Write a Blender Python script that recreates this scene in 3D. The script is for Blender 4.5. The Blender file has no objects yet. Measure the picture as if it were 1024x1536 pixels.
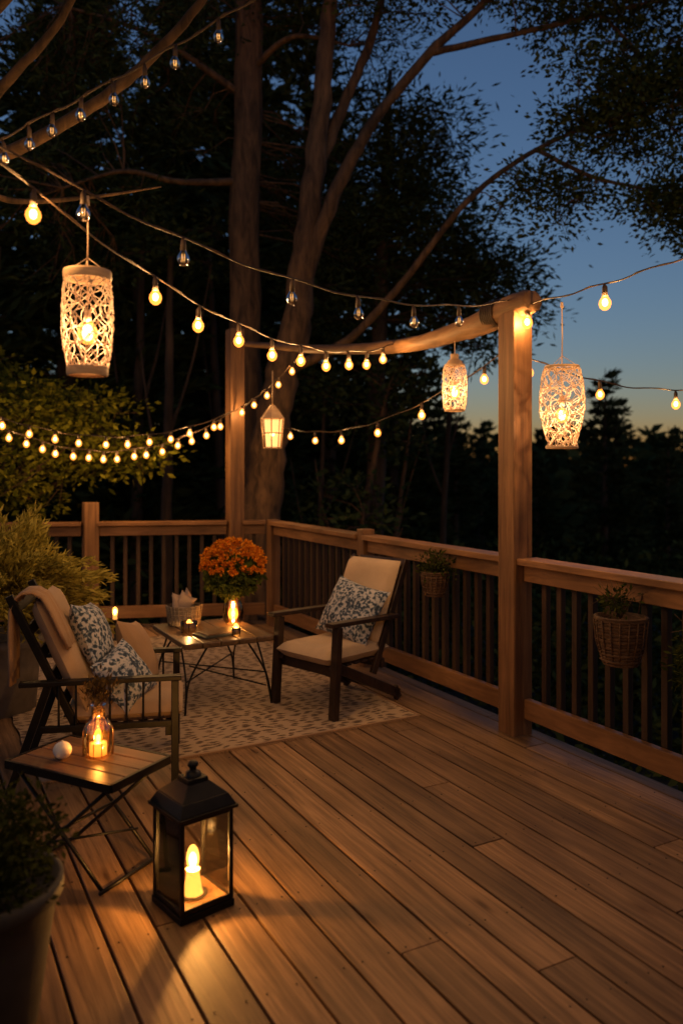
import bpy, math, random
import numpy as np
from mathutils import Vector, Matrix, Euler
random.seed(7); rng=np.random.default_rng(7)
scene=bpy.context.scene
col=scene.collection
TH=math.atan2(0.477,0.879)      # deck rotation
NV=Vector((math.cos(TH),math.sin(TH),0)); DV=Vector((-math.sin(TH),math.cos(TH),0))
def W(u,v,z=0): return NV*u+DV*v+Vector((0,0,z))
KB=4.7   # bulb lamps (the glass shell absorbs about half)
KC=2.8   # candle lamps

# ---------------------------------------------------------------- materials
def newmat(name):
    m=bpy.data.materials.new(name); m.use_nodes=True
    nt=m.node_tree; nt.nodes.clear()
    out=nt.nodes.new('ShaderNodeOutputMaterial')
    return m,nt,out
def N(nt,t,**k):
    n=nt.nodes.new(t)
    for a,b in k.items():
        if a in n.inputs: n.inputs[a].default_value=b
        else: setattr(n,a,b)
    return n
def c4(c): return (c[0],c[1],c[2],1)
def ramp(nt,fac,stops):
    r=nt.nodes.new('ShaderNodeValToRGB'); e=r.color_ramp.elements
    e[0].position=stops[0][0]; e[0].color=c4(stops[0][1])
    e[1].position=stops[-1][0]; e[1].color=c4(stops[-1][1])
    for p,c in stops[1:-1]:
        x=e.new(p); x.color=c4(c)
    nt.links.new(fac,r.inputs[0]); return r
def wood(name,c1,c2,sc=(30,1.2,30),rough=.55,bump=.25,tone=False,coord='Object',spec=.4):
    m,nt,out=newmat(name); L=nt.links.new
    tc=N(nt,'ShaderNodeTexCoord'); mp=N(nt,'ShaderNodeMapping'); mp.inputs['Scale'].default_value=sc
    src=tc.outputs[coord]
    if tone:
        at=N(nt,'ShaderNodeAttribute',attribute_name='tone')
        ml=N(nt,'ShaderNodeVectorMath',operation='SCALE'); ml.inputs['Scale'].default_value=37.0
        L(at.outputs['Vector'],ml.inputs[0])
        ad=N(nt,'ShaderNodeVectorMath',operation='ADD'); L(src,ad.inputs[0]); L(ml.outputs[0],ad.inputs[1]); src=ad.outputs[0]
    L(src,mp.inputs['Vector'])
    no=N(nt,'ShaderNodeTexNoise',Scale=1.0,Detail=7.0,Roughness=.66,Distortion=.7); L(mp.outputs[0],no.inputs['Vector'])
    n2=N(nt,'ShaderNodeTexNoise',Scale=1.7,Detail=4.0); L(src,n2.inputs['Vector'])
    r=ramp(nt,no.outputs['Fac'],[(.32,c1),(.5,tuple((a+b)/2 for a,b in zip(c1,c2))),(.66,c2)])
    r2=ramp(nt,n2.outputs['Fac'],[(.3,(.6,.58,.56)),(.7,(1.1,1.08,1.05))])
    mx=N(nt,'ShaderNodeMix',data_type='RGBA',blend_type='MULTIPLY'); mx.inputs[0].default_value=1
    L(r.outputs[0],mx.inputs[6]); L(r2.outputs[0],mx.inputs[7]); colr=mx.outputs[2]
    if tone:
        r3=ramp(nt,at.outputs['Fac'],[(0,(.60,.60,.60)),(1,(1.22,1.19,1.14))])
        m2=N(nt,'ShaderNodeMix',data_type='RGBA',blend_type='MULTIPLY'); m2.inputs[0].default_value=1
        L(colr,m2.inputs[6]); L(r3.outputs[0],m2.inputs[7]); colr=m2.outputs[2]
        # knots
        mk=N(nt,'ShaderNodeMapping'); mk.inputs['Scale'].default_value=(7,1.6,7); L(src,mk.inputs['Vector'])
        vk=N(nt,'ShaderNodeTexVoronoi',Scale=1.0,Randomness=1.0); L(mk.outputs[0],vk.inputs['Vector'])
        rk=ramp(nt,vk.outputs['Distance'],[(.03,(.35,.3,.26)),(.09,(.8,.76,.72)),(.14,(1,1,1))])
        m3=N(nt,'ShaderNodeMix',data_type='RGBA',blend_type='MULTIPLY'); m3.inputs[0].default_value=1
        L(colr,m3.inputs[6]); L(rk.outputs[0],m3.inputs[7]); colr=m3.outputs[2]
    b=N(nt,'ShaderNodeBsdfPrincipled'); b.inputs['Specular IOR Level'].default_value=spec
    L(colr,b.inputs['Base Color'])
    rr=N(nt,'ShaderNodeMapRange'); rr.inputs['To Min'].default_value=rough-.12; rr.inputs['To Max'].default_value=rough+.15
    L(n2.outputs['Fac'],rr.inputs[0]); L(rr.outputs[0],b.inputs['Roughness'])
    bp=N(nt,'ShaderNodeBump',Strength=bump,Distance=.004); L(no.outputs['Fac'],bp.inputs['Height']); L(bp.outputs[0],b.inputs['Normal'])
    L(b.outputs[0],out.inputs[0]); return m
def plain(name,c,rough=.6,metal=0,var=.25,sc=12,bump=.15,trans=0.0):
    m,nt,out=newmat(name); L=nt.links.new
    tc=N(nt,'ShaderNodeTexCoord'); no=N(nt,'ShaderNodeTexNoise',Scale=float(sc),Detail=5.0); L(tc.outputs['Object'],no.inputs['Vector'])
    r=ramp(nt,no.outputs['Fac'],[(.3,tuple(x*(1-var) for x in c)),(.7,tuple(min(1,x*(1+var)) for x in c))])
    b=N(nt,'ShaderNodeBsdfPrincipled',Roughness=rough,Metallic=float(metal)); L(r.outputs[0],b.inputs['Base Color'])
    bp=N(nt,'ShaderNodeBump',Strength=bump,Distance=.003); L(no.outputs['Fac'],bp.inputs['Height']); L(bp.outputs[0],b.inputs['Normal'])
    if trans>0:
        t=N(nt,'ShaderNodeBsdfTranslucent'); L(r.outputs[0],t.inputs[0]); mx=N(nt,'ShaderNodeMixShader'); mx.inputs[0].default_value=trans
        L(b.outputs[0],mx.inputs[1]); L(t.outputs[0],mx.inputs[2]); L(mx.outputs[0],out.inputs[0])
    else: L(b.outputs[0],out.inputs[0])
    return m
def fabric(name,c,sc=300):
    m,nt,out=newmat(name); L=nt.links.new
    tc=N(nt,'ShaderNodeTexCoord'); no=N(nt,'ShaderNodeTexNoise',Scale=float(sc),Detail=3.0); L(tc.outputs['Object'],no.inputs['Vector'])
    n2=N(nt,'ShaderNodeTexNoise',Scale=6.0,Detail=4.0); L(tc.outputs['Object'],n2.inputs['Vector'])
    r=ramp(nt,n2.outputs['Fac'],[(.3,tuple(x*.8 for x in c)),(.7,c)])
    b=N(nt,'ShaderNodeBsdfPrincipled',Roughness=.9); b.inputs['Sheen Weight'].default_value=.1; L(r.outputs[0],b.inputs['Base Color'])
    ad=N(nt,'ShaderNodeMath',operation='MULTIPLY_ADD'); ad.inputs[1].default_value=.25; L(no.outputs['Fac'],ad.inputs[0]); L(n2.outputs['Fac'],ad.inputs[2])
    bp=N(nt,'ShaderNodeBump',Strength=.6,Distance=.015); L(ad.outputs[0],bp.inputs['Height']); L(bp.outputs[0],b.inputs['Normal'])
    L(b.outputs[0],out.inputs[0]); return m
def floral(name):
    m,nt,out=newmat(name); L=nt.links.new
    tc=N(nt,'ShaderNodeTexCoord'); no=N(nt,'ShaderNodeTexNoise',Scale=24.0,Detail=4.0,Distortion=2.2); L(tc.outputs['Object'],no.inputs['Vector'])
    vo=N(nt,'ShaderNodeTexVoronoi',Scale=48.0); L(tc.outputs['Object'],vo.inputs['Vector'])
    mu=N(nt,'ShaderNodeMath',operation='MULTIPLY_ADD'); mu.inputs[1].default_value=.5; L(vo.outputs['Distance'],mu.inputs[0]); L(no.outputs['Fac'],mu.inputs[2])
    r=ramp(nt,mu.outputs[0],[(.62,(.022,.038,.065)),(.72,(.09,.125,.17)),(.82,(.40,.40,.42))])
    b=N(nt,'ShaderNodeBsdfPrincipled',Roughness=.9); L(r.outputs[0],b.inputs['Base Color'])
    n2=N(nt,'ShaderNodeTexNoise',Scale=9.0,Detail=4.0); L(tc.outputs['Object'],n2.inputs['Vector'])
    bp=N(nt,'ShaderNodeBump',Strength=.6,Distance=.025); L(n2.outputs['Fac'],bp.inputs['Height']); L(bp.outputs[0],b.inputs['Normal'])
    L(b.outputs[0],out.inputs[0]); return m
def rugmat():
    m,nt,out=newmat('woven_rug'); L=nt.links.new
    tc=N(nt,'ShaderNodeTexCoord'); mp=N(nt,'ShaderNodeMapping'); mp.inputs['Scale'].default_value=(12,28,1)
    wn=N(nt,'ShaderNodeTexNoise',Scale=6.0,Detail=3.0); L(tc.outputs['Object'],wn.inputs['Vector'])
    sc=N(nt,'ShaderNodeVectorMath',operation='SCALE'); sc.inputs['Scale'].default_value=.10; L(wn.outputs['Color'],sc.inputs[0])
    ad=N(nt,'ShaderNodeVectorMath',operation='ADD'); L(tc.outputs['Object'],ad.inputs[0]); L(sc.outputs[0],ad.inputs[1])
    L(ad.outputs[0],mp.inputs[0])
    vo=N(nt,'ShaderNodeTexVoronoi',Scale=1.0,Randomness=.6,voronoi_dimensions='2D'); L(mp.outputs[0],vo.inputs['Vector'])
    no=N(nt,'ShaderNodeTexNoise',Scale=110.0,Detail=3.0); L(tc.outputs['Object'],no.inputs['Vector'])
    n3=N(nt,'ShaderNodeTexNoise',Scale=5.0,Detail=3.0); L(tc.outputs['Object'],n3.inputs['Vector'])
    mu=N(nt,'ShaderNodeMath',operation='MULTIPLY_ADD'); mu.inputs[1].default_value=.4; L(n3.outputs['Fac'],mu.inputs[0]); L(vo.outputs['Distance'],mu.inputs[2])
    m2=N(nt,'ShaderNodeMath',operation='MULTIPLY_ADD'); m2.inputs[1].default_value=.4; L(no.outputs['Fac'],m2.inputs[0]); L(mu.outputs[0],m2.inputs[2])
    r=ramp(nt,m2.outputs[0],[(.54,(.09,.053,.03)),(.68,(.2,.135,.085)),(.80,(.40,.29,.19))])
    b=N(nt,'ShaderNodeBsdfPrincipled',Roughness=.95); L(r.outputs[0],b.inputs['Base Color'])
    bp=N(nt,'ShaderNodeBump',Strength=.8,Distance=.005); L(no.outputs['Fac'],bp.inputs['Height']); L(bp.outputs[0],b.inputs['Normal'])
    L(b.outputs[0],out.inputs[0]); return m
def leafmat(name,ca,cb,trans=.3):
    m,nt,out=newmat(name); L=nt.links.new
    g=N(nt,'ShaderNodeNewGeometry')
    r=ramp(nt,g.outputs['Random Per Island'],[(.1,ca),(.9,cb)])
    b=N(nt,'ShaderNodeBsdfDiffuse'); L(r.outputs[0],b.inputs['Color'])
    if trans>0:
        t=N(nt,'ShaderNodeBsdfTranslucent'); L(r.outputs[0],t.inputs[0])
        mx=N(nt,'ShaderNodeMixShader'); mx.inputs[0].default_value=trans; L(b.outputs[0],mx.inputs[1]); L(t.outputs[0],mx.inputs[2]); L(mx.outputs[0],out.inputs[0])
    else: L(b.outputs[0],out.inputs[0])
    return m
def glow(name,c,strength,transp=.6):
    m,nt,out=newmat(name); L=nt.links.new
    e=N(nt,'ShaderNodeEmission',Color=c4(c),Strength=float(strength)); t=N(nt,'ShaderNodeBsdfTransparent')
    mx=N(nt,'ShaderNodeMixShader'); mx.inputs[0].default_value=1-transp; L(t.outputs[0],mx.inputs[1]); L(e.outputs[0],mx.inputs[2]); L(mx.outputs[0],out.inputs[0])
    m.cycles.emission_sampling='NONE'
    return m
def glass(name,tint=(1,1,1),refl=.12):
    m,nt,out=newmat(name); L=nt.links.new
    g=N(nt,'ShaderNodeBsdfGlossy',Roughness=.03); t=N(nt,'ShaderNodeBsdfTransparent',Color=c4(tint)); f=N(nt,'ShaderNodeFresnel',IOR=1.45)
    ad=N(nt,'ShaderNodeMath',operation='ADD'); ad.inputs[1].default_value=refl*.3; L(f.outputs[0],ad.inputs[0])
    mx=N(nt,'ShaderNodeMixShader'); L(ad.outputs[0],mx.inputs[0]); L(t.outputs[0],mx.inputs[1]); L(g.outputs[0],mx.inputs[2]); L(mx.outputs[0],out.inputs[0])
    return m
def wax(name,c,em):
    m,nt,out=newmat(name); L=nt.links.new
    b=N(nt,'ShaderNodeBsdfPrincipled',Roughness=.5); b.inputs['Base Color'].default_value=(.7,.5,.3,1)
    b.inputs['Emission Color'].default_value=c4(c); b.inputs['Emission Strength'].default_value=em  # emission stands in for candlelight scattering through the wax
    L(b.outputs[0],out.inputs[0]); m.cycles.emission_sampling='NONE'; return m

M_deck=wood('deck_boards',(.115,.064,.032),(.37,.225,.120),(38,1.5,38),.50,.6,tone=True,spec=.3)
M_rail=wood('rail_wood',(.15,.068,.027),(.33,.165,.068),(20,2.5,20),.5,.25)
M_postw=wood('post_wood',(.12,.056,.023),(.29,.145,.060),(26,26,1.6),.55,.5)
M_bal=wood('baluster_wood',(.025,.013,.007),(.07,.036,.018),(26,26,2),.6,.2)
M_log=wood('log_wood',(.12,.06,.027),(.33,.18,.08),(14,2,14),.6,.8)
M_table=wood('table_wood',(.055,.032,.018),(.18,.11,.06),(22,1.6,22),.42,.3)
M_side=wood('side_table_wood',(.09,.045,.02),(.25,.135,.065),(1.6,24,24),.38,.3)
M_siding=wood('added_house_siding',(.10,.06,.035),(.22,.14,.085),(2,20,20),.6,.3)
M_darkwood=wood('dark_chair_wood',(.014,.008,.005),(.042,.022,.013),(8,20,8),.4,.15)
M_black=plain('black_metal',(.010,.009,.008),.42,.6,.3,30,.1)
M_cush=fabric('cream_cushion',(.50,.36,.23))
M_cush2=fabric('tan_cushion',(.38,.25,.145))
M_throw=fabric('tan_throw',(.34,.20,.10),120)
M_floral=floral('floral_cotton')
M_rug=rugmat()
M_wire=plain('wire_black',(.05,.028,.014),.6)
M_cord=plain('cotton_cord',(.55,.38,.25),.8)
M_weave=plain('woven_paper_string',(.85,.68,.54),.8,trans=.5)
M_rim=wood('bamboo_rim',(.5,.32,.18),(.72,.5,.3),(6,6,40),.6,.1)
M_bulb=glow('lit_bulb_glass',(1,.30,.04),3.6,.5)
M_core=glow('lit_filament',(1,.66,.26),30,.7)
M_clear=glass('clear_bulb_glass',(.95,.85,.7),1.2)
M_fil=glow('dim_filament',(1,.5,.15),2.4,.2)
M_flame=glow('candle_flame',(1,.40,.06),7,.5)
M_pane=glass('lantern_glass',(.97,.94,.90),.15)
M_amber=glass('amber_glass',(1,.66,.3),.6)
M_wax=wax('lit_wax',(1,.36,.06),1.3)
M_white=plain('white_ceramic',(.7,.66,.6),.4)
M_bark=wood('tree_bark',(.03,.017,.009),(.17,.095,.047),(13,13,2.6),.85,2.0)
M_barkd=wood('tree_bark_far',(.03,.02,.013),(.10,.062,.04),(9,9,1.7),.9,.8)
M_leafd=leafmat('pine_needles',(.015,.026,.012),(.048,.066,.026),0)
M_leafm=leafmat('tree_leaves',(.018,.028,.010),(.058,.075,.024),0)
M_leafg=leafmat('green_leaves',(.06,.072,.008),(.20,.19,.022),.35)
M_gold=leafmat('golden_cypress_leaves',(.20,.17,.03),(.68,.56,.12),.45)
M_petal=leafmat('orange_petals',(.48,.12,.010),(.88,.36,.03),.3)
M_mumleaf=leafmat('mum_leaves',(.03,.045,.01),(.10,.12,.025),.3)
M_bleaf=leafmat('basket_leaves',(.018,.024,.006),(.07,.08,.018),.3)
M_pot=plain('grey_pot',(.040,.035,.031),.7)
M_planter=plain('stone_planter',(.2,.18,.16),.8)
M_wicker=wood('wicker',(.035,.017,.008),(.14,.072,.033),(30,30,120),.7,1.0)
M_lightwicker=wood('pale_wicker',(.25,.19,.13),(.52,.42,.3),(40,40,160),.7,1.0)
M_ground=plain('forest_floor',(.03,.028,.018),.95,0,.5,1.5,.8)
M_book=plain('dark_tray',(.03,.035,.035),.35)
M_roof=plain('added_roof_shingles',(.04,.038,.036),.85,0,.4,20,.6)
M_window=plain('dark_window_glass',(.01,.012,.015),.08)

# ---------------------------------------------------------------- mesh builder
class MB:
    def __init__(s): s.v=[];s.f=[];s.m=[];s.s=[]; s.M=Matrix()
    def add(s,vs,fs,mi=0,sm=False):
        o=len(s.v); M=s.M
        s.v+= [tuple(M@Vector(p)) for p in vs]
        s.f+= [tuple(i+o for i in f) for f in fs]
        s.m+= [mi]*len(fs); s.s+=[sm]*len(fs)
    def box(s,c,sz,mi=0,R=None):
        x,y,z=[a/2 for a in sz]; c=Vector(c)
        R=Euler(R).to_matrix() if R is not None and not isinstance(R,Matrix) else (R or Matrix.Identity(3))
        vs=[c+R@Vector(p) for p in [(-x,-y,-z),(x,-y,-z),(x,y,-z),(-x,y,-z),(-x,-y,z),(x,-y,z),(x,y,z),(-x,y,z)]]
        s.add(vs,[(0,3,2,1),(4,5,6,7),(0,1,5,4),(1,2,6,5),(2,3,7,6),(3,0,4,7)],mi)
    def beam(s,p0,p1,w,h,mi=0,up=(0,0,1)):
        p0=Vector(p0);p1=Vector(p1); y=(p1-p0).normalized(); up=Vector(up)
        if abs(y.dot(up))>.98: up=Vector((0,1,0))
        x=y.cross(up).normalized(); z=x.cross(y)
        R=Matrix((x,y,z)).transposed()
        s.box((p0+p1)/2,(w,(p1-p0).length,h),mi,R)
    def tube(s,pts,rads,mi=0,n=8,caps=True,noise=0):
        pts=[Vector(p) for p in pts]
        if not hasattr(rads,'__len__'): rads=[rads]*len(pts)
        vs=[];fs=[]; t0=(pts[1]-pts[0]).normalized()
        a=t0.orthogonal().normalized()
        for i,p in enumerate(pts):
            t=(pts[min(i+1,len(pts)-1)]-pts[max(i-1,0)]).normalized()
            a=(a-t*a.dot(t)).normalized(); b=t.cross(a)
            for k in range(n):
                th=2*math.pi*k/n; r=rads[i]*(1+noise*random.uniform(-1,1))
                vs.append(p+a*math.cos(th)*r+b*math.sin(th)*r)
        for i in range(len(pts)-1):
            for k in range(n):
                fs.append((i*n+k,i*n+(k+1)%n,(i+1)*n+(k+1)%n,(i+1)*n+k))
        if caps: fs.append(tuple(range(n-1,-1,-1))); fs.append(tuple((len(pts)-1)*n+k for k in range(n)))
        s.add(vs,fs,mi,True)
    def lathe(s,prof,c=(0,0,0),mi=0,n=24,caps=False,wob=0):
        vs=[];fs=[]
        for r,z in prof:
            for k in range(n):
                th=2*math.pi*k/n; q=r*(1+wob*random.uniform(-1,1)); vs.append((c[0]+q*math.cos(th),c[1]+q*math.sin(th),c[2]+z))
        for i in range(len(prof)-1):
            for k in range(n): fs.append((i*n+k,i*n+(k+1)%n,(i+1)*n+(k+1)%n,(i+1)*n+k))
        if caps: fs.append(tuple(range(n-1,-1,-1))); fs.append(tuple((len(prof)-1)*n+k for k in range(n)))
        s.add(vs,fs,mi,n>8)
    def ball(s,c,r,mi=0,sc=(1,1,1),n=12,m=8):
        prof=[(max(1e-4,r*math.sin(math.pi*i/m)),-r*math.cos(math.pi*i/m)) for i in range(m+1)]
        vs=[];fs=[]
        for rr,z in prof:
            for k in range(n):
                th=2*math.pi*k/n; vs.append((c[0]+rr*math.cos(th)*sc[0],c[1]+rr*math.sin(th)*sc[1],c[2]+z*sc[2]))
        for i in range(m):
            for k in range(n): fs.append((i*n+k,i*n+(k+1)%n,(i+1)*n+(k+1)%n,(i+1)*n+k))
        s.add(vs,fs,mi,True)
    def cushion(s,c,sz,R=(0,0,0),mi=0,p=2.0,pinch=.1,n=14,seed=0):
        """x,y = face, z = thickness"""
        R=Euler(R).to_matrix(); c=Vector(c); vs=[];fs=[]; rr=random.Random(seed)
        ph=[rr.uniform(0,6) for _ in range(4)]
        for sgn in (1,-1):
            for j in range(n+1):
                for i in range(n+1):
                    x=-1+2*i/n;y=-1+2*j/n
                    x=math.copysign(abs(x)**.8,x); y=math.copysign(abs(y)**.8,y)
                    h=((1-abs(x)**p)*(1-abs(y)**p))**.45 if abs(x)<1 and abs(y)<1 else 0
                    w=1+.06*math.sin(5*x+ph[0])*math.sin(4*y+ph[1])+.04*math.sin(9*y+ph[2])
                    X=x*(1-pinch*(1-y*y)*abs(x)); Y=y*(1-pinch*(1-x*x)*abs(y))
                    vs.append(c+R@Vector((X*sz[0]/2,Y*sz[1]/2,sgn*h*w*sz[2]/2)))
        o=(n+1)**2
        for j in range(n):
            for i in range(n):
                a=j*(n+1)+i
                fs.append((a,a+1,a+n+2,a+n+1)); fs.append((o+a,o+a+n+1,o+a+n+2,o+a+1))
        s.add(vs,fs,mi,True)
    def build(s,name,mats,loc=(0,0,0),rz=0,parent=None,bevel=0,tones=None):
        me=bpy.data.meshes.new(name); me.from_pydata(s.v,[],s.f)
        for m in mats: me.materials.append(m)
        me.polygons.foreach_set('material_index',s.m); me.polygons.foreach_set('use_smooth',s.s)
        if tones is not None:
            at=me.attributes.new('tone','FLOAT','FACE'); at.data.foreach_set('value',tones)
        me.update(); ob=bpy.data.objects.new(name,me); col.objects.link(ob)
        ob.location=loc; ob.rotation_euler=(0,0,rz)
        if parent: ob.parent=parent
        if bevel:
            b=ob.modifiers.new('bevel','BEVEL'); b.width=bevel; b.segments=2; b.limit_method='ANGLE'; b.angle_limit=math.radians(50)
        return ob
def empty(name,loc=(0,0,0),rz=0):
    e=bpy.data.objects.new(name,None); e.location=loc; e.rotation_euler=(0,0,rz); e.empty_display_size=.1; col.objects.link(e); return e
def lamp(name,loc,power,parent=None,color=(1,.515,.17),r=.012):
    l=bpy.data.lights.new(name,'POINT'); l.energy=power; l.color=color; l.shadow_soft_size=r
    o=bpy.data.objects.new(name,l); o.location=loc; col.objects.link(o)
    if parent: o.parent=parent
    return o
def smooth_path(pts,k=6):
    P=[Vector(p) for p in pts]; out=[]
    for i in range(len(P)-1):
        a=P[max(i-1,0)];b=P[i];c=P[i+1];d=P[min(i+2,len(P)-1)]
        for j in range(k):
            t=j/k; out.append(.5*((2*b)+(c-a)*t+(2*a-5*b+4*c-d)*t*t+(3*b-a-3*c+d)*t**3))
    out.append(P[-1]); return out
def interp(rs,n):
    return list(np.interp(np.linspace(0,len(rs)-1,n),range(len(rs)),rs))

# ---------------------------------------------------------------- deck (local u,v)
def vback(u): return 7.12+0.37*(3.01-u)
b=MB(); tones=[]
bw,gap=.156,.010; u=-1.0; k=0
while u<3.14:
    u1=min(u+bw-gap,3.14)
    v=-2.5+random.uniform(0,2.5); cuts=[-2.5]
    while v<8: 
        cuts.append(v); v+=random.uniform(3.4,5.0)
    cuts.append(99)
    for a,c in zip(cuts[:-1],cuts[1:]):
        e0=min(c-.004,vback(u)+.12); e1=min(c-.004,vback(u1)+.12)
        if e0-a<.15: continue
        h=random.uniform(-.0012,.0012)
        vs=[(u,a,-.03),(u1,a,-.03),(u1,e1,-.03),(u,e0,-.03),(u,a,h),(u1,a,h),(u1,e1,h),(u,e0,h)]
        b.add(vs,[(0,3,2,1),(4,5,6,7),(0,1,5,4),(1,2,6,5),(2,3,7,6),(3,0,4,7)]); tones+=[random.random()]*6
    u+=bw
nb=len(b.f)
for j in range(22):
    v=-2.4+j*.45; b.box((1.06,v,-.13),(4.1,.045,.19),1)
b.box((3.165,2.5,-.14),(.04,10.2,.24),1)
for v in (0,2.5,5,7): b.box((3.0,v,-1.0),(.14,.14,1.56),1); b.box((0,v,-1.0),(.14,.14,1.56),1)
tones+=[.3]*(len(b.f)-nb)
deck=b.build('wooden_deck',[M_deck,M_bal],rz=TH,bevel=.003,tones=tones)
b=MB(); u=-1.0
M_screw=plain('screw_head',(.05,.035,.025),.4,.8)
while u<3.1:
    for j in range(2,18):
        v=-2.4+j*.45
        if v<vback(u):
            for du in (.027,.120): b.lathe([(.0001,.0022),(.0034,.002),(.0036,.0005)],(u+du,v,0),0,8)
    u+=bw
b.build('deck_screws',[M_screw],rz=TH)

# house added out of view behind the camera to block blue sky light
hs=empty('added_sky_block_house',(0,0,0),TH); b=MB()
for k in range(30):
    z=-1.8+k*.17; b.box((1.5,-2.60,z+.085),(12,.05,.166),0,(math.radians(3),0,0))
b.box((1.5,-2.72,.7),(12,.10,5.2),0)
b.box((-4.5,-6.0,.7),(.12,6.4,5.2),0); b.box((7.5,-6.0,.7),(.12,6.4,5.2),0); b.box((1.5,-9.3,.7),(12,.12,5.2),0)
b.build('added_walls',[M_siding],parent=hs)
b=MB(); b.box((1.5,-3.4,3.75),(13,5.2,.12),0,(math.radians(-22),0,0)); b.box((1.5,-8.0,3.75),(13,5.2,.12),0,(math.radians(22),0,0)); b.build('added_roof',[M_roof],parent=hs)
b=MB()
for x,w,z0,z1 in ((-.6,1.0,.05,2.1),(.45,1.0,.05,2.1),(3.2,1.3,.95,2.1),(-2.9,1.2,.95,2.1)):
    zc=(z0+z1)/2;h=z1-z0; b.box((x,-2.545,zc),(w-.12,.02,h-.12),1)
    for sx in (-1,1): b.box((x+sx*(w/2-.03),-2.535,zc),(.06,.06,h),0)
    for zz in (z0+.03,z1-.03): b.box((x,-2.530,zz),(w-.121,.07,.06),0)
b.build('added_windows_and_door',[M_white,M_window],parent=hs,bevel=.003)

# rug
b=MB()
n=40
def rugz(i,j): return .008+.0015*math.sin(i*.9)*math.sin(j*.7)
vs=[];fs=[]
for j in range(n+1):
    for i in range(n+1): vs.append((.55+2.15*i/n+.006*math.sin(j*1.3),4.0+2.95*j/n+.008*math.sin(i*.8),rugz(i,j)))
for j in range(n):
    for i in range(n):
        a=j*(n+1)+i; fs.append((a,a+1,a+n+2,a+n+1))
b.add(vs,fs,0,True)
b.box((1.625,4.0,.006),(2.15,.018,.009),1); b.box((2.7,5.47,.006),(.018,2.95,.009),1)
for i in range(190):
    x=.56+2.13*i/189; b.tube([(x,3.995,.006),(x+random.uniform(-.006,.006),3.97+random.uniform(-.006,.006),.003)],.0018,1,4)
b.build('patterned_rug',[M_rug,M_throw],rz=TH)

# ---------------------------------------------------------------- railings
def railing(name,p0,p1,step=.118):
    b=MB(); p0=Vector(p0);p1=Vector(p1); L=(p1-p0).length; ang=math.atan2((p1-p0).y,(p1-p0).x)-math.pi/2
    b.box((0,L/2,.972),(.14,L,.036),0); b.box((0,L/2,.905),(.042,L-.01,.088),0); b.box((0,L/2,.15),(.042,L-.01,.11),0)
    nn=int(L/step)
    for i in range(1,nn+1):
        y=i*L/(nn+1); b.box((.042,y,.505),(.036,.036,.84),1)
    loc=W(p0.x,p0.y); return b.build(name,[M_rail,M_bal],loc=loc,rz=TH+ang,bevel=.004)
def post(name,u,v,h,w=.14,cap=False,z0=-.3):
    b=MB(); b.box((0,0,(h+z0)/2),(w,w,h-z0),0)
    if cap: b.box((0,0,h+.012),(w+.025,w+.025,.024),0)
    return b.build(name,[M_postw],loc=W(u,v),rz=TH,bevel=.006)
UR=3.04
post('wooden_post',UR-.02,3.51,2.37,.135)
post('railing_post',UR,-1.4,1.02,.1); post('railing_post',UR,1.35,1.02,.1)
post('railing_post',UR,5.22,1.03,.1); post('railing_post',UR,6.95,1.0,.1)
railing('wooden_railing',(UR,-1.4),(UR,1.30)); railing('wooden_railing',(UR,1.40),(UR,3.44)); railing('wooden_railing',(UR,3.58),(UR,5.17)); railing('wooden_railing',(UR,5.27),(UR,6.9))
def vr(u): return 7.04+.37*(3.01-u)
post('wooden_post',2.73,vr(2.73),2.80,.14)
post('railing_post',1.49,vr(1.49),1.17,.13)
post('railing_post',-.6,vr(-.6),1.0,.1)
railing('wooden_railing',(3.0,vr(3.0)),(2.80,vr(2.80)))
railing('wooden_railing',(2.66,vr(2.66)),(1.56,vr(1.56)))
railing('wooden_railing',(1.42,vr(1.42)),(-.55,vr(-.55)))
b=MB()
pts=smooth_path([(0,3.36,2.41),(0,3.5,2.405),(-.01,3.75,2.36),(.0,4.2,2.335),(.02,4.7,2.345),(0,5.4,2.41),(-.06,6.1,2.50),(-.16,6.7,2.6),(-.28,7.1,2.66)],5)
b.tube([(UR-.02+x,y,z) for x,y,z in [tuple(p) for p in pts]],interp([.06,.078,.072,.058,.05,.042,.035,.028,.022],len(pts)),0,12,noise=.07)
b.tube([(UR-.02,3.5,2.36),(UR-.015,3.5,2.43),(UR-.02,3.5,2.47)],[.07,.055,.025],0,12,noise=.1)
for k in range(7):
    y=3.62+k*.016; b.tube([(UR-.03+.079*math.cos(a),y+.006*math.sin(a),2.385+.079*math.sin(a)) for a in np.linspace(0,2*math.pi,17)],.006,1,5)
b.build('log_beam',[M_log,M_wire],rz=TH)

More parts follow.
